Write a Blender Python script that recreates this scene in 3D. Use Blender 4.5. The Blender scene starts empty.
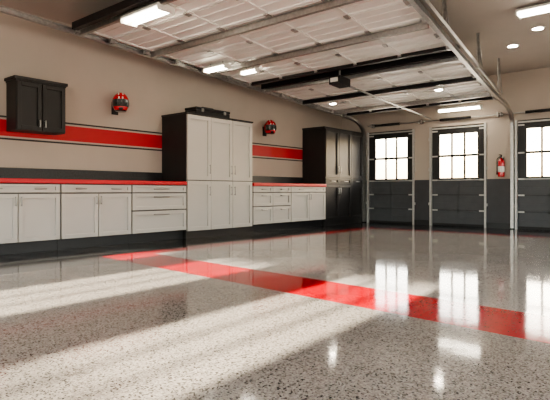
import bpy, bmesh, math, random
from mathutils import Vector, Matrix
random.seed(4)
scene = bpy.context.scene
try:
    scene.view_settings.look = 'AgX - Medium High Contrast'
except Exception:
    pass

# ---------------------------------------------------------------- materials
def nt(name):
    m = bpy.data.materials.new(name); m.use_nodes = True
    t = m.node_tree; b = t.nodes['Principled BSDF']
    return m, t, b
def mat(name, col, rough=0.5, metal=0.0, var=0.06, scale=8.0, bump=0.0, coat=0.0, bscale=None):
    m, t, b = nt(name)
    tc = t.nodes.new('ShaderNodeTexCoord')
    n = t.nodes.new('ShaderNodeTexNoise'); n.inputs['Scale'].default_value = scale
    n.inputs['Detail'].default_value = 4
    r = t.nodes.new('ShaderNodeValToRGB')
    r.color_ramp.elements[0].position = 0.3; r.color_ramp.elements[1].position = 0.7
    r.color_ramp.elements[0].color = (*[c*(1-var) for c in col], 1)
    r.color_ramp.elements[1].color = (*[min(1, c*(1+var)) for c in col], 1)
    t.links.new(tc.outputs['Object'], n.inputs['Vector'])
    t.links.new(n.outputs['Fac'], r.inputs['Fac'])
    t.links.new(r.outputs['Color'], b.inputs['Base Color'])
    b.inputs['Roughness'].default_value = rough
    b.inputs['Metallic'].default_value = metal
    b.inputs['Coat Weight'].default_value = coat
    if bump > 0:
        n2 = t.nodes.new('ShaderNodeTexNoise'); n2.inputs['Scale'].default_value = bscale or scale*20
        bp = t.nodes.new('ShaderNodeBump'); bp.inputs['Strength'].default_value = bump
        bp.inputs['Distance'].default_value = 0.003
        t.links.new(tc.outputs['Object'], n2.inputs['Vector'])
        t.links.new(n2.outputs['Fac'], bp.inputs['Height'])
        t.links.new(bp.outputs['Normal'], b.inputs['Normal'])
    return m
def flake(name, cols, scale, rough, spec=0.5, big=None):
    """epoxy flake floor : constant-coloured voronoi chips"""
    m, t, b = nt(name)
    tc = t.nodes.new('ShaderNodeTexCoord')
    nz = t.nodes.new('ShaderNodeTexNoise'); nz.inputs['Scale'].default_value = scale*0.9
    ad = t.nodes.new('ShaderNodeVectorMath'); ad.operation = 'MULTIPLY_ADD'
    ad.inputs[1].default_value = (0.012,)*3
    t.links.new(tc.outputs['Object'], nz.inputs['Vector'])
    t.links.new(nz.outputs['Color'], ad.inputs[0]); t.links.new(tc.outputs['Object'], ad.inputs[2])
    v = t.nodes.new('ShaderNodeTexVoronoi'); v.inputs['Scale'].default_value = scale
    t.links.new(ad.outputs[0], v.inputs['Vector'])
    sp = t.nodes.new('ShaderNodeSeparateColor'); t.links.new(v.outputs['Color'], sp.inputs[0])
    r = t.nodes.new('ShaderNodeValToRGB'); r.color_ramp.interpolation = 'CONSTANT'
    e = r.color_ramp.elements
    e[0].position = 0; e[0].color = (*cols[0][1], 1)
    e[1].position = cols[1][0]; e[1].color = (*cols[1][1], 1)
    for p, c in cols[2:]:
        x = e.new(p); x.color = (*c, 1)
    t.links.new(sp.outputs[0], r.inputs['Fac'])
    t.links.new(r.outputs['Color'], b.inputs['Base Color'])
    n2 = t.nodes.new('ShaderNodeTexNoise'); n2.inputs['Scale'].default_value = 5.0
    n2.inputs['Detail'].default_value = 3
    bp = t.nodes.new('ShaderNodeBump'); bp.inputs['Strength'].default_value = 0.06
    bp.inputs['Distance'].default_value = 0.01
    t.links.new(tc.outputs['Object'], n2.inputs['Vector'])
    t.links.new(n2.outputs['Fac'], bp.inputs['Height'])
    t.links.new(bp.outputs['Normal'], b.inputs['Normal'])
    b.inputs['Roughness'].default_value = rough
    b.inputs['Specular IOR Level'].default_value = spec
    return m
def emit(name, col, s):
    m, t, b = nt(name)
    b.inputs['Base Color'].default_value = (0.8, 0.8, 0.8, 1)
    b.inputs['Emission Color'].default_value = (*col, 1)
    b.inputs['Emission Strength'].default_value = s
    return m

M_wall = mat('wall_taupe', (0.43, 0.37, 0.31), 0.75, var=0.03, scale=2, bump=0.15, bscale=150)
M_ceil = mat('ceiling_paint', (0.42, 0.375, 0.33), 0.8, var=0.03, scale=2, bump=0.1, bscale=150)
M_wains = mat('charcoal_wainscot', (0.045, 0.045, 0.048), 0.5, var=0.1, scale=5)
M_stripe = mat('stripe_red', (0.44, 0.003, 0.012), 0.5, var=0.04)
M_strblk = mat('stripe_black', (0.015, 0.013, 0.012), 0.5)
M_base = mat('black_base', (0.012, 0.012, 0.012), 0.4)
M_white = mat('cabinet_greige', (0.50, 0.472, 0.43), 0.4, var=0.02, scale=3)
M_gap = mat('cabinet_shadow_carcass', (0.08, 0.075, 0.068), 0.6, var=0.02, scale=3)
M_dark = mat('cabinet_espresso', (0.010, 0.008, 0.007), 0.5, var=0.2, scale=4)
M_counter = mat('counter_red', (0.50, 0.003, 0.012), 0.4, var=0.05)
M_splash = mat('backsplash_black', (0.012, 0.012, 0.013), 0.4, var=0.8, scale=60)
M_steel = mat('brushed_steel', (0.34, 0.33, 0.31), 0.35, metal=1.0, var=0.05)
M_galv = mat('galvanised_steel', (0.44, 0.43, 0.41), 0.36, metal=1.0, var=0.15, scale=25)
M_track = mat('zinc_track', (0.50, 0.49, 0.46), 0.4, metal=0.3, var=0.1, scale=25)
M_panel = mat('door_panel_white', (0.86, 0.84, 0.79), 0.4, var=0.02, scale=3)
M_blkmet = mat('black_metal', (0.012, 0.011, 0.011), 0.4, metal=0.3)
M_doorblk = mat('door_black', (0.012, 0.011, 0.011), 0.45)
M_doorgry = mat('door_grey', (0.068, 0.071, 0.075), 0.5, var=0.08, scale=6)
M_redgloss = mat('gloss_red', (0.5, 0.004, 0.01), 0.15, coat=0.6)
M_blkgloss = mat('gloss_black', (0.01, 0.01, 0.01), 0.1, coat=0.6)
M_rubber = mat('rubber', (0.02, 0.02, 0.02), 0.7)
M_label = mat('label_white', (0.7, 0.68, 0.62), 0.5)
M_conc = mat('driveway_concrete', (0.45, 0.42, 0.38), 0.8, var=0.1)
M_tube = emit('lamp_tube', (1.0, 0.90, 0.74), 30.0)
M_spot = emit('downlight_lens', (1.0, 0.90, 0.74), 90.0)
M_bulb = emit('bulb_lens', (1.0, 0.88, 0.70), 150.0)

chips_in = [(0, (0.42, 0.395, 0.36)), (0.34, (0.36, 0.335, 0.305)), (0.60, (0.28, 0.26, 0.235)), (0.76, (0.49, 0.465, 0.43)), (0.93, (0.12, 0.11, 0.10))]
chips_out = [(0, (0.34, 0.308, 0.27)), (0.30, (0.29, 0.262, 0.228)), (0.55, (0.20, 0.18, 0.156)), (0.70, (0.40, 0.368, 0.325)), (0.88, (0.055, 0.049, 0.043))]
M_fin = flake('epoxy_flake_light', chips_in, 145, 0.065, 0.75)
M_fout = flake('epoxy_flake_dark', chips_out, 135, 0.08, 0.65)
M_fblk = flake('epoxy_flake_black', [(0, (0.012, 0.012, 0.013)), (0.6, (0.03, 0.03, 0.03)), (0.9, (0.14, 0.135, 0.13))], 110, 0.10, 0.5)
M_fred = flake('epoxy_red', [(0, (0.46, 0.003, 0.012)), (0.6, (0.42, 0.003, 0.010)), (0.93, (0.34, 0.003, 0.008))], 110, 0.09, 0.4)

# thin glass
gm = bpy.data.materials.new('window_glass'); gm.use_nodes = True
t = gm.node_tree; t.nodes.clear()
o = t.nodes.new('ShaderNodeOutputMaterial'); mx = t.nodes.new('ShaderNodeMixShader')
tr = t.nodes.new('ShaderNodeBsdfTransparent'); gl = t.nodes.new('ShaderNodeBsdfGlossy')
gl.inputs['Roughness'].default_value = 0.02; mx.inputs[0].default_value = 0.06
t.links.new(tr.outputs[0], mx.inputs[1]); t.links.new(gl.outputs[0], mx.inputs[2]); t.links.new(mx.outputs[0], o.inputs[0])
M_glass = gm

# ---------------------------------------------------------------- builder
class B:
    def __init__(s, name):
        s.name = name; s.bm = bmesh.new(); s.mats = []; s.fn = None
    def mi(s, m):
        if m not in s.mats: s.mats.append(m)
        return s.mats.index(m)
    def box(s, x0, x1, y0, y1, z0, z1, m):
        if x0 > x1: x0, x1 = x1, x0
        if y0 > y1: y0, y1 = y1, y0
        if z0 > z1: z0, z1 = z1, z0
        i = s.mi(m)
        c = [(x0,y0,z0),(x1,y0,z0),(x1,y1,z0),(x0,y1,z0),(x0,y0,z1),(x1,y0,z1),(x1,y1,z1),(x0,y1,z1)]
        if s.fn: c = [s.fn(*p) for p in c]
        v = [s.bm.verts.new(p) for p in c]
        for f in ((0,3,2,1),(4,5,6,7),(0,1,5,4),(1,2,6,5),(2,3,7,6),(3,0,4,7)):
            s.bm.faces.new([v[k] for k in f]).material_index = i
    def cyl(s, p0, p1, r, m, seg=12, r2=None, smooth=True):
        p0, p1 = Vector(p0), Vector(p1); d = p1-p0
        q = d.to_track_quat('Z', 'Y').to_matrix().to_4x4(); q.translation = (p0+p1)/2
        res = bmesh.ops.create_cone(s.bm, cap_ends=True, segments=seg, radius1=r, radius2=r if r2 is None else r2, depth=d.length, matrix=q)
        i = s.mi(m)
        for f in {f for v in res['verts'] for f in v.link_faces}:
            f.material_index = i; f.smooth = smooth and len(f.verts) == 4
    def sweep(s, path, prof, m, up=Vector((1,0,0)), closed=True, smooth=False):
        i = s.mi(m); rings = []
        path = [Vector(p) for p in path]
        for k, p in enumerate(path):
            a = path[max(0, k-1)]; b = path[min(len(path)-1, k+1)]
            tg = (b-a).normalized(); n = tg.cross(up).normalized(); u = n.cross(tg).normalized()
            rings.append([s.bm.verts.new(p+u*q[0]+n*q[1]) for q in prof])
        L = len(prof)
        for k in range(len(rings)-1):
            for j in range(L if closed else L-1):
                f = s.bm.faces.new([rings[k][j], rings[k][(j+1)%L], rings[k+1][(j+1)%L], rings[k+1][j]])
                f.material_index = i; f.smooth = smooth
        if closed:
            s.bm.faces.new(rings[0][::-1]).material_index = i
            s.bm.faces.new(rings[-1]).material_index = i
    def lathe(s, c, prof, m, seg=24):
        i = s.mi(m); rings = []
        for r, z in prof:
            rings.append([s.bm.verts.new((c[0]+r*math.cos(2*math.pi*k/seg), c[1]+r*math.sin(2*math.pi*k/seg), c[2]+z)) for k in range(seg)])
        for a in range(len(rings)-1):
            for k in range(seg):
                f = s.bm.faces.new([rings[a][k], rings[a][(k+1)%seg], rings[a+1][(k+1)%seg], rings[a+1][k]])
                f.material_index = i; f.smooth = True
        s.bm.faces.new(rings[0][::-1]).material_index = i
        s.bm.faces.new(rings[-1]).material_index = i
    def done(s, bevel=0.0, parent=None, recenter=True):
        bmesh.ops.recalc_face_normals(s.bm, faces=s.bm.faces)
        me = bpy.data.meshes.new(s.name); s.bm.to_mesh(me); s.bm.free()
        for m in s.mats: me.materials.append(m)
        ob = bpy.data.objects.new(s.name, me); scene.collection.objects.link(ob)
        if bevel:
            md = ob.modifiers.new('bevel', 'BEVEL'); md.width = bevel; md.segments = 2
            md.limit_method = 'ANGLE'; md.angle_limit = math.radians(40)
        if parent: ob.parent = parent
        return ob

WX = -7.25      # left wall face
FX = -6.6       # cabinet front
BY = 11.4       # far wall face
RX = 2.2        # right wall
NY = -4.0       # wall behind camera
CH = 3.3        # ceiling height

# ---------------------------------------------------------------- shell
b = B('floor')
def quad(pts, m):
    i = b.mi(m); v = [b.bm.verts.new((p[0], p[1], 0)) for p in pts]
    b.bm.faces.new(v).material_index = i
def rect(x0, x1, y0, y1, m): quad(((x0,y0),(x1,y0),(x1,y1),(x0,y1)), m)
n_ = lambda x: 3.36-.085*(x+5.34)
f_ = lambda x: 3.97-.08*(x+5.34)
quad(((WX, n_(WX)), (-5.6, n_(-5.6)), (-5.6, BY+.25), (WX, BY+.25)), M_fblk)
quad(((-5.6, n_(-5.6)), (-5.34, n_(-5.34)), (-5.34, 9.85), (-5.6, 9.85)), M_fred)
quad(((-5.34, n_(-5.34)), (RX, n_(RX)), (RX, f_(RX)), (-5.34, f_(-5.34))), M_fred)
quad(((-5.34, f_(-5.34)), (RX, f_(RX)), (RX, 9.6), (-5.34, 9.6)), M_fin)
rect(-5.34, RX, 9.6, 9.85, M_fred)
rect(-5.6, RX, 9.85, BY+.25, M_fblk)
quad(((WX, NY), (-5.1, NY), (-5.1, n_(-5.1)), (WX, n_(WX))), M_fblk)
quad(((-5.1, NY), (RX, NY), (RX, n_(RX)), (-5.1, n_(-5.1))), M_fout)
b.done()
b = B('ground_outside'); b.box(-30, 30, -40, 60, -0.12, -0.02, M_conc); b.done()
b = B('ceiling'); b.box(WX, RX, NY, BY, CH, CH+.1, M_ceil); b.done()
b = B('wall_left')
b.box(WX-.2, WX, NY, BY, 0, CH, M_wall)
b.box(WX, WX+.003, NY, BY, 1.55, 1.775, M_stripe)
b.box(WX, WX+.003, NY, BY, 1.80, 1.825, M_strblk)
b.box(WX, WX+.003, NY, BY, 1.50, 1.525, M_strblk)
b.done()
# right wall, out of view; its large openings are added to let in fill light
b = B('wall_right')
b.box(RX, RX+.2, NY, BY, 0, .8, M_wall); b.box(RX, RX+.2, NY, BY, 2.7, CH, M_wall)
for a, c in ((NY, -3.2), (-.2, .4), (3.6, 4.2), (7.4, 8.0), (10.8, BY)): b.box(RX, RX+.2, a, c, .8, 2.7, M_wall)
b.done()
for n, (a, c) in enumerate(((-3.2, -.2), (.4, 3.6), (4.2, 7.4), (8.0, 10.8))):
    b = B('window_%d' % (n+1))  # unseen windows, added to brighten the room from the side
    for z0, z1 in ((.8, .86), (2.64, 2.7), (1.73, 1.77)): b.box(RX+.06, RX+.12, a, c, z0, z1, M_doorblk)
    for q in (0, 1/3, 2/3, 1):
        yy = a+.03+(c-a-.06)*q; b.box(RX+.06, RX+.12, yy-.03, yy+.03, .8, 2.7, M_doorblk)
    b.box(RX+.085, RX+.089, a+.03, c-.03, .83, 2.67, M_glass)
    b.done()
# doors on the far wall
DW = 1.26; DH = 2.28
doors = [-6.49, -4.83, -2.97]
b = B('wall_back')
xs = [WX]
for d in doors: xs += [d, d+DW]
xs.append(RX)
for k in range(0, len(xs), 2):
    b.box(xs[k], xs[k+1], BY, BY+.2, 1.06, DH, M_wall)
    b.box(xs[k], xs[k+1], BY-.012, BY+.2, 0.0, 1.06, M_wains)
    b.box(xs[k], xs[k+1], BY-.025, BY-.012, 0.0, 0.12, M_base)
b.box(WX, RX, BY, BY+.2, DH, CH, M_wall)
b.done()
b = B('wall_front')   # behind the camera, unseen; wide open doorway put in for fill light
b.box(WX, -6.2, NY-.2, NY, 0, CH, M_wall); b.box(1.8, RX, NY-.2, NY, 0, CH, M_wall)
b.box(-6.2, 1.8, NY-.2, NY, 2.9, CH, M_wall)
b.done()
b = B('baseboard_left'); b.box(WX, WX+.015, NY, 1.0, 0, .12, M_base); b.done()

# ---------------------------------------------------------------- closed garage doors
def garage_door(x0):
    e = bpy.data.objects.new('garage_door', None); scene.collection.objects.link(e)
    e.location = (x0+DW/2, BY+.05, 0)
    inv = Matrix.Translation(-e.location)
    y0, y1 = BY+.04, BY+.085
    x1 = x0+DW
    b = B('door_panels')
    gx0, gx1 = x0+.20, x0+1.06
    gz0, gz1 = 1.10, 2.10
    b.box(x0, x1, y1, y1+.015, 0, gz0, M_doorblk)
    # lower grey sections
    for z0, z1 in ((0.02, 0.36), (0.37, 0.71), (0.72, 1.05)):
        b.box(x0+.005, x1-.005, y0+.012, y1, z0, z1, M_doorgry)
        for u0, u1 in ((0.0, .06), (DW/2-.03, DW/2+.03), (DW-.06, DW)):
            b.box(x0+.005+u0*.99, x0+.0+u1*.99, y0, y0+.013, z0, z1, M_doorgry)
        for q0, q1 in ((z0, z0+.035), (z1-.035, z1), ((z0+z1)/2-.012, (z0+z1)/2+.012)):
            b.box(x0+.005, x1-.005, y0, y0+.013, q0, q1, M_doorgry)
    # black window sections
    b.box(x0+.0, gx0, y0, y1, 1.055, DH, M_doorblk)
    b.box(gx1, x1-.0, y0, y1, 1.055, DH, M_doorblk)
    b.box(gx0, gx1, y0, y1, 1.055, gz0, M_doorblk)
    b.box(gx0, gx1, y0, y1, gz1, DH, M_doorblk)
    b.box(gx0, gx1, y0, y1, 1.58, 1.63, M_doorblk)
    w = (gx1-gx0)/3
    for k in (1, 2):
        b.box(gx0+w*k-.02, gx0+w*k+.02, y0+.005, y1-.005, gz0, gz1, M_doorblk)
    o1 = b.done(0.003)
    b = B('door_glass'); b.box(gx0, gx1, y0+.02, y0+.024, gz0, gz1, M_glass); o2 = b.done()
    b = B('door_hardware')
    for z in (0.36, 0.71, 1.05, 1.6, 2.18):
        for xx in (x0+.0, x1-.17):
            b.box(xx+.01, xx+.16, y0-.012, y0-.001, z-.016, z+.016, M_track)
    b.box(x0+.01, x1-.01, y0-.03, y0-.001, 2.225, 2.255, M_track)
    b.box(x0+.01, x1-.01, y0-.022, y0-.001, 1.04, 1.058, M_track)
    b.box(x0+.01, x1-.01, y0-.016, y0-.001, 0.02, 0.06, M_rubber)
    for xx, sgn in ((x0+.012, 1), (x1-.012, -1)):
        b.box(xx-.025, xx+.025, BY-.030, BY-.026, 0.0, DH+.0, M_track)
        b.box(xx-.025, xx-.021, BY-.030, BY+.02, 0.0, DH, M_track)
        b.box(xx+.021, xx+.025, BY-.030, BY+.02, 0.0, DH, M_track)
        for z in (.5, 1.3, 2.0):
            b.box(xx-.05*sgn, xx-.02*sgn, BY-.026, BY-.0125, z-.03, z+.03, M_track)
    o3 = b.done()
    for o in (o1, o2, o3):
        o.parent = e; o.matrix_parent_inverse = inv
for d in doors: garage_door(d)

# torsion shaft above far doors
b = B('torsion_spring_shaft')
b.cyl((-6.4, BY-.12, 2.42), (0.2, BY-.12, 2.42), .014, M_galv, 10)
for x in (-5.9, -4.2, -2.4, -.6):
    b.cyl((x-.35, BY-.12, 2.42), (x+.35, BY-.12, 2.42), .028, M_blkmet, 14)
    for k in range(24):
        xx = x-.35+.7*k/24
        b.cyl((xx, BY-.12, 2.42), (xx+.012, BY-.12, 2.42), .032, M_blkmet, 14)
for x in (-6.3, -5.05, -3.3, -1.5, .1):
    b.box(x-.02, x+.02, BY-.14, BY-.001, 2.38, 2.47, M_galv)
    b.cyl((x+.06, BY-.12, 2.42), (x+.09, BY-.12, 2.42), .05, M_galv, 18)
b.done()

# ---------------------------------------------------------------- cabinet parts
def shaker(b, y0, y1, z0, z1, m, fx=FX, fr=.055, g=.006):
    y0 += g; y1 -= g; z0 += g; z1 -= g
    f = min(fr, (z1-z0)*.28)
    b.box(fx+.001, fx+.006, y0+.01, y1-.01, z0+.01, z1-.01, m)
    b.box(fx+.001, fx+.028, y0, y0+fr, z0, z1, m); b.box(fx+.001, fx+.028, y1-fr, y1, z0, z1, m)
    b.box(fx+.001, fx+.028, y0+fr, y1-fr, z0, z0+f, m); b.box(fx+.001, fx+.028, y0+fr, y1-fr, z1-f, z1, m)
def pull_h(b, y, z, l=.16, fx=FX):
    x = fx+.028
    for s in (-1, 1): b.cyl((x, y+s*l*.4, z), (x+.03, y+s*l*.4, z), .006, M_steel, 8)
    b.cyl((x+.03, y-l/2, z), (x+.03, y+l/2, z), .009, M_steel, 8)
def pull_v(b, y, z, l=.14, fx=FX):
    x = fx+.028
    for s in (-1, 1): b.cyl((x, y, z+s*l*.4), (x+.03, y, z+s*l*.4), .006, M_steel, 8)
    b.cyl((x+.03, y, z-l/2), (x+.03, y, z+l/2), .009, M_steel, 8)

def base_cab(kind, y0, y1, n=2):
    b = B('base_cabinet')
    b.box(WX+.005, FX, y0+.001, y1-.001, .146, .898, M_gap)
    b.box(WX+.005, FX-.07, y0+.001, y1-.001, 0, .146, M_base)
    y0 += .006; y1 -= .006
    w = (y1-y0)/n
    if kind == 'door':
        shaker(b, y0, y1, .775, .892, M_white)
        for k in range(n):
            a = y0+w*k
            pull_h(b, a+w/2, .832)
            shaker(b, a, a+w, .148, .768, M_white)
            pull_v(b, (a+w-.035) if k % 2 == 0 else (a+.035), .67, .12)
    else:
        for k in range(n):
            a = y0+w*k
            for z0, z1 in ((.775, .892), (.50, .768), (.148, .492)):
                shaker(b, a, a+w, z0, z1, M_white); pull_h(b, a+w/2, z1-.06 if z1 < .8 else .832, .30 if n == 1 else .14)
    return b.done(.002)
base_cab('door', 1.14, 2.252)
base_cab('door', 2.252, 3.364)
base_cab('door', 3.364, 4.475)
base_cab('drawer', 4.475, 5.54, 1)
base_cab('drawer', 7.18, 8.36, 2)
base_cab('door', 8.36, 9.645)

def counter(y0, y1):
    b = B('countertop')
    b.box(WX+.005, FX+.045, y0, y1, .90, .958, M_counter)
    b.box(WX+.005, WX+.03, y0, y1, .958, 1.12, M_splash)
    b.done(.006)
counter(1.14, 5.538); counter(7.182, 9.643)

# tall greige cabinet
b = B('tall_cabinet')
y0, y1 = 5.545, 7.172
b.box(WX+.005, FX, y0, y1, .0, 2.10, M_dark)
b.box(FX, FX+.0008, y0+.01, y1-.01, .12, 2.09, M_gap)
b.box(WX+.005, FX+.035, y0-.012, y1+.006, 2.10, 2.125, M_dark)
w = (y1-y0-.02)/3
for k in range(3):
    a = y0+.01+w*k
    shaker(b, a, a+w, .12, .98, M_white, fr=.065); shaker(b, a, a+w, .985, 2.095, M_white, fr=.065)
    yy = (a+w-.04) if k != 2 else a+.04
    pull_v(b, yy, 1.18, .16); pull_v(b, yy, .80, .16)
b.done(.002)

# tall espresso cabinet
b = B('tall_cabinet')
y0, y1 = 9.65, 11.3
b.box(WX+.005, FX, y0, y1, .0, 2.25, M_dark)
b.box(WX+.005, FX+.0, y0-.015, y1+.005, 2.25, 2.285, M_dark)
w = (y1-y0)/3
for k in range(3):
    a = y0+w*k
    shaker(b, a, a+w, .12, .95, M_dark, fr=.065); shaker(b, a, a+w, .96, 1.10, M_dark, fr=.05)
    shaker(b, a, a+w, 1.11, 2.24, M_dark, fr=.065)
    yy = (a+w-.04) if k % 2 == 0 else a+.04
    pull_v(b, yy, 1.3, .16); pull_v(b, yy, .80, .16); pull_h(b, a+w/2, 1.03)
b.done(.003)

# wall cabinet
b = B('wall_cabinet')
fx = -6.95
b.box(WX+.004, fx, 2.94, 3.617, 1.615, 2.29, M_dark)
b.box(WX+.004, fx+.035, 2.91, 3.645, 2.29, 2.33, M_dark)
b.box(WX+.004, fx+.02, 2.93, 3.627, 2.27, 2.29, M_dark)
for k in range(2):
    shaker(b, 2.94+.3385*k, 2.94+.3385*(k+1), 1.62, 2.27, M_dark, fx=fx, fr=.055)
pull_v(b, 3.24, 1.72, .1, fx); pull_v(b, 3.315, 1.72, .1, fx)
b.done(.003)

# tool case on tall cabinet
b = B('tool_case')
b.box(-7.0, -6.7, 5.86, 6.68, 2.1255, 2.22, M_blkmet)
b.box(-7.005, -6.695, 5.855, 6.685, 2.225, 2.27, M_blkmet)
for y in (6.0, 6.54): b.box(-6.695, -6.68, y-.03, y+.03, 2.19, 2.25, M_steel)
for y in (6.15, 6.39): b.box(-6.87, -6.85, y-.012, y+.012, 2.27, 2.30, M_steel)
b.cyl((-6.86, 6.13, 2.305), (-6.86, 6.41, 2.305), .011, M_rubber, 10)
b.done(.008)

# ---------------------------------------------------------------- wall helmets
def helmet(y, z, r=.15):
    e = bpy.data.objects.new('racing_helmet', None); scene.collection.objects.link(e)
    cx = WX+.17
    e.location = (cx, y, z)
    e.rotation_euler = (0, 0, math.radians(-32))
    bm = bmesh.new(); bmesh.ops.create_uvsphere(bm, u_segments=40, v_segments=28, radius=1)
    me = bpy.data.meshes.new('shell')
    for m in (M_redgloss, M_blkgloss, M_label): me.materials.append(m)
    for v in bm.verts:
        p = v.co
        x, yy, zz = p.x, p.y, p.z
        if zz < -.15: 
            k = min(1, (-zz-.15)/.4)
            x = x*(1+.18*k) if x > 0 else x*(1-.1*k)
            yy *= 1-.12*k
        if zz < -.72: zz = -.72-(zz+.72)*-.12
        if x > .6 and -.25 < zz < .33: x -= .05
        p.x, p.y, p.z = x*r*1.0, yy*r*.9, zz*r*1.2
    bm.faces.ensure_lookup_table()
    for f in bm.faces:
        f.smooth = True
        c = f.calc_center_median(); zz = c.z/(r*1.2); yy = c.y/(r*.9)
        if c.x > .15*r and -.28 < zz < .32 and abs(yy) < .92: f.material_index = 1
        elif zz < -.62: f.material_index = 1
        elif zz > .3 and .20 < abs(yy) < .27: f.material_index = 2
        elif zz < -.4 and abs(yy) < .25 and c.x > 0: f.material_index = 1
    bm.to_mesh(me); bm.free()
    o = bpy.data.objects.new('shell', me); scene.collection.objects.link(o); o.parent = e
    b = B('wall_bracket')
    b.box(-.169, -.158, -.06, .06, -.16, .04, M_blkmet)
    b.cyl((-.165, 0, -.06), (-.09, 0, -.06), .02, M_blkmet)
    o = b.done(.002); o.parent = e; o.rotation_euler = (0, 0, math.radians(32))
helmet(4.61, 2.19, .15); helmet(8.28, 2.15, .15)

# ---------------------------------------------------------------- fire extinguisher
b = B('fire_extinguisher')
c = (-3.23, BY-.10, 1.10)
b.lathe(c, [(.0605, 0), (.066, .012), (.067, .03), (.067, .30), (.062, .335), (.045, .365), (.025, .38), (.022, .40)], M_redgloss)
b.lathe((c[0], c[1], c[2]+.10), [(.0675, 0), (.0682, .002), (.0682, .12), (.0675, .122)], M_label)
b.cyl((c[0], c[1], c[2]+.39), (c[0], c[1], c[2]+.435), .017, M_blkmet)
b.box(c[0]-.012, c[0]+.012, c[1]-.12, c[1]+.02, c[2]+.425, c[2]+.435, M_blkmet)
b.box(c[0]-.012, c[0]+.012, c[1]-.13, c[1]+.02, c[2]+.455, c[2]+.465, M_blkmet)
b.box(c[0]-.01, c[0]+.01, c[1]-.005, c[1]+.02, c[2]+.43, c[2]+.46, M_blkmet)
b.cyl((c[0]+.015, c[1], c[2]+.41), (c[0]+.045, c[1], c[2]+.41), .016, M_label)
hose = [(c[0]-.015, c[1], c[2]+.41)]
for k in range(9):
    a = k/8*math.pi/2
    hose.append((c[0]-.03-.055*math.sin(a), c[1]-.005, c[2]+.355+.055*math.cos(a)))
hose.append((c[0]-.085, c[1], c[2]+.12))
b.sweep(hose, [(.009*math.cos(k*math.pi/4), .009*math.sin(k*math.pi/4)) for k in range(8)], M_rubber, up=Vector((0,1,0)), smooth=True)
b.cyl(hose[-1], (hose[-1][0], hose[-1][1], hose[-1][2]-.07), .011, M_rubber, 10, .016)
b.box(c[0]-.03, c[0]+.03, c[1]+.066, BY-.001, c[2]+.05, c[2]+.42, M_blkmet)
b.done()

# ---------------------------------------------------------------- overhead tracks and open doors
OH = bpy.data.objects.new('overhead_garage_door', None); scene.collection.objects.link(OH)
def zt(y): return 3.08-.055*(y-2.6)
def chan(w=.03, h=.035, t=.005):
    return [(-w,-h),(w,-h),(w,-h+t),(-w+t,-h+t),(-w+t,h-t),(w,h-t),(w,h),(-w,h)]
def track(name, xa, xb, ya, flip=False):
    b = B(name)
    path = []
    yv = BY-.06
    def X(y): return xa+(xb-xa)*min(1, max(0, (y-ya)/(10.3-ya)))
    for k in range(9):
        y = ya+(10.55-ya)*k/8; path.append((X(y), y, zt(y)-.05))
    z0 = zt(10.55)-.05; yc = yv-10.55
    for k in range(1, 11):
        a = k/10*math.pi/2
        path.append((xb, 10.55+yc*math.sin(a), z0-.42*(1-math.cos(a))))
    path.append((xb, yv, 1.2)); path.append((xb, yv, .02))
    pr = chan()
    if flip: pr = [(-p[0], p[1]) for p in pr][::-1]
    b.sweep(path, pr, M_galv)
    # reinforcing angle along the outside of the horizontal run
    s = 1 if flip else -1
    ang = [(X(y)+s*.075, y, zt(y)+.01) for y in (ya, 5, 8, 10.2)]
    b.sweep(ang, [(-.03,-.003),(.03,-.003),(.03,.05),(.024,.05),(.024,.003),(-.03,.003)], M_galv)
    for y in (ya+.3, 6.2, 8.2, 10.0):
        z = zt(y)-.02; xx = X(y)+s*.075
        b.box(xx-.018, xx-.014, y-.018, y+.018, z, CH, M_galv); b.box(xx-.018, xx+.018, y+.014, y+.018, z, CH, M_galv)
        b.sweep([(xx, y, CH-.01), (xx, y+.35*(CH-z), z+.02)], [(-.012,-.003),(.012,-.003),(.012,.003),(-.012,.003)], M_galv)
        b.box(min(xx, X(y)), max(xx, X(y)), y-.02, y+.02, z-.01, z, M_galv)
    b.done(parent=OH)
track('track_left', -6.555, -6.555, 0.6)
track('track_right', -2.02, -3.02, 2.0, True)

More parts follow.
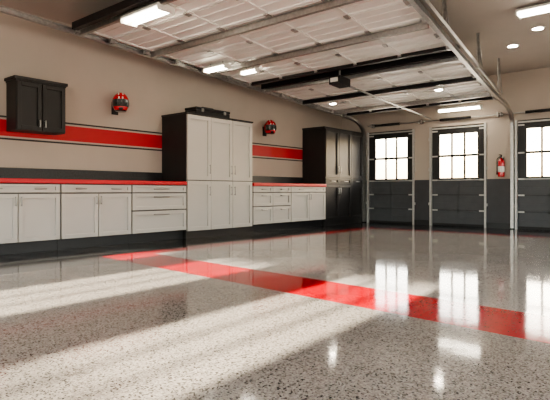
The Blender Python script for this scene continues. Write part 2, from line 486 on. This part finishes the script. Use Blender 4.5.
def open_door(nm, y0, y1, n, xl=-6.5, xr0=-2.7, xr1=-2.93, blk=()):
    b = B(nm)
    L = (y1-y0)/n
    XR = lambda y: xr0+(xr1-xr0)*(y-y0)/(y1-y0)
    xrm = (xr0+xr1)/2
    # door follows the slightly converging tracks
    b.fn = lambda x, y, z: (xl+(x-xl)*(XR(y)-xl)/(xrm-xl), y, z+zt(y))
    xr = xrm
    xs = [xl+.03, xl+(xr-xl)*.2, xl+(xr-xl)*.4, xl+(xr-xl)*.6, xl+(xr-xl)*.8, xr-.03]
    for k in range(n):
        a, c = y0+L*k+.008, y0+L*(k+1)-.008
        b.box(xl, xr, a, c, 0, .04, M_panel)
        for q in (.33, .66):
            yy = a+(c-a)*q; b.box(xl+.02, xr-.02, yy-.012, yy+.012, -.008, .001, M_panel)
        b.box(xl, xr, a, a+.025, -.02, .001, M_panel); b.box(xl, xr, c-.025, c, -.02, .001, M_panel)
        for x in xs:
            b.box(x-.025, x+.025, a, c, -.014, -.0, M_panel)
            b.box(x-.03, x+.03, c-.05, c+.05, -.036, -.02, M_galv)
        m = M_blkmet if k in blk else M_galv
        yy = a+.06
        if k % 2 == 0 or k in blk:
            b.box(xl, xr, yy, yy+.085, -.028, -.021, m); b.box(xl, xr, yy+.02, yy+.065, -.095, -.021, m)
    b.box(xl, xr, y0-.02, y0+.05, -.05, .045, M_blkmet)
    b.box(xl, xr, y1-.05, y1+.02, -.05, .045, M_blkmet)
    b.fn = None
    for k in range(n+1):
        y = min(max(y0+L*k, y0+.06), y1-.06)
        for x, s in ((xl, -1), (XR(y), 1)):
            b.cyl((x, y, zt(y)-.05), (x+s*.05, y, zt(y)-.05), .022, M_rubber, 12)
            b.box(x-.03, x+.03, y-.04, y+.04, zt(y)-.07, zt(y)-.02, M_galv)
    b.done(parent=OH)
def XT(y): return -2.02+(-3.02+2.02)*(y-2.0)/8.3-.06
open_door('panels_near', 3.5, 7.05, 6, xr0=XT(3.5), xr1=XT(7.05))
open_door('panels_far', 7.35, 10.4, 5, xr0=XT(7.35), xr1=XT(10.3), blk=(2,))

def opener(x, y0, y1, dz=-.16, nm='opener_motor'):
    b = B(nm)
    b.fn = lambda X, Y, Z: (X, Y, Z+zt(Y)+dz)
    b.box(x-.02, x+.02, y0, y1, -.025, .0, M_galv)
    b.box(x-.11, x+.11, y0-.05, y0+.28, -.07, .06, M_blkmet)
    b.box(x-.07, x+.07, y0-.07, y0-.05, -.04, .03, M_label)
    b.fn = None
    for y in (y0+.1,): b.box(x-.012, x+.012, y, y+.025, zt(y)+dz+.06, CH, M_galv)
    b.done(.004, parent=OH)
opener(-4.7, 7.2, 11.1)
# cross angle tying both tracks together between the two raised doors
b = B('cross_angle')
b.box(-6.62, XT(7.2)+.12, 7.17, 7.21, zt(7.2)+.05, zt(7.2)+.054, M_galv)
b.box(-6.62, XT(7.2)+.12, 7.206, 7.21, zt(7.2)+.01, zt(7.2)+.054, M_galv)
b.done(parent=OH)

# fluorescent fixtures
def tube_lamp(x0, x1, y, z, w=.07, zc=CH):
    b = B('fluorescent_light')
    b.box(x0-.03, x1+.03, y-w, y+w, z+.02, z+.05, M_label)
    b.box(x0-.03, x0-.01, y-w, y+w, z-.03, z+.02, M_label); b.box(x1+.01, x1+.03, y-w, y+w, z-.03, z+.02, M_label)
    for s in (-1, 1):
        b.cyl((x0, y+s*w*.5, z-.005), (x1, y+s*w*.5, z-.005), .019, M_tube, 10)
    for x in (x0+.08, x1-.08): b.box(x-.008, x+.008, y-.008, y+.008, z+.05, CH, M_galv)
    b.done()
tube_lamp(-5.45, -4.75, 3.68, 2.90, .12)
tube_lamp(-6.3, -5.85, 5.75, 2.80)
tube_lamp(-5.95, -5.65, 6.25, 2.80, .05)
tube_lamp(-4.38, -3.52, 10.85, 2.55)
tube_lamp(-1.9, -1.2, 7.5, 3.22, .11)
def downlight(x, y, r=.075):
    b = B('recessed_downlight')
    b.lathe((x, y, CH-.012), [(r+.025, 0), (r+.03, .004), (r+.03, .012)], M_label)
    b.lathe((x, y, CH-.014), [(r, 0), (r, .003)], M_spot)
    b.done()
for x, y in ((-1.91, 8.55), (-2.47, 9.3), (-.6, 8.2), (-.9, 5.2), (-6.0, .5), (-3.0, .2), (0.2, 1.0)): downlight(x, y)  # first two are in view; the rest are unseen, added to brighten the interior
# small puck lights clipped under the far raised panels
def puck(x, y, z):
    b = B('puck_light')
    b.lathe((x, y, z), [(.06, 0), (.062, .006)], M_bulb, 20)
    b.lathe((x, y, z+.006), [(.075, 0), (.075, .03), (.05, .045)], M_label, 20)
    b.cyl((x, y, z+.05), (x, y, zt(y)-.0), .012, M_galv, 8)
    b.done()
puck(-5.9, 8.92, 2.62)
puck(-3.62, 8.92, 2.62)

# ---------------------------------------------------------------- light
w = bpy.data.worlds.new('sky'); scene.world = w; w.use_nodes = True
bg = w.node_tree.nodes['Background']
sky = w.node_tree.nodes.new('ShaderNodeTexSky'); sky.sky_type = 'NISHITA'; sky.sun_disc = False
sky.sun_elevation = math.radians(20); sky.sun_rotation = math.radians(10); sky.dust_density = 3
mixn = w.node_tree.nodes.new('ShaderNodeMix'); mixn.data_type = 'RGBA'; mixn.inputs[0].default_value = .8
mixn.inputs[7].default_value = (1.0, .94, .84, 1)
w.node_tree.links.new(sky.outputs[0], mixn.inputs[6])
w.node_tree.links.new(mixn.outputs[2], bg.inputs['Color'])
bg.inputs['Strength'].default_value = 4.9
sl = bpy.data.lights.new('sun', 'SUN'); sl.energy = 125; sl.angle = math.radians(.8); sl.color = (1, .89, .73)
so = bpy.data.objects.new('sun', sl); scene.collection.objects.link(so)
so.rotation_euler = Vector((.035, -1, -.150)).to_track_quat('-Z', 'Y').to_euler()
so.location = (-3, 20, 6)

# ---------------------------------------------------------------- camera
cam = bpy.data.cameras.new('camera'); co = bpy.data.objects.new('camera', cam); scene.collection.objects.link(co)
co.location = (0, 0, .8); co.rotation_euler = (math.radians(90), 0, math.radians(40))
cam.sensor_width = 36; cam.lens = 36*507/550; cam.shift_y = -9/550
cam.clip_start = .02
scene.camera = co
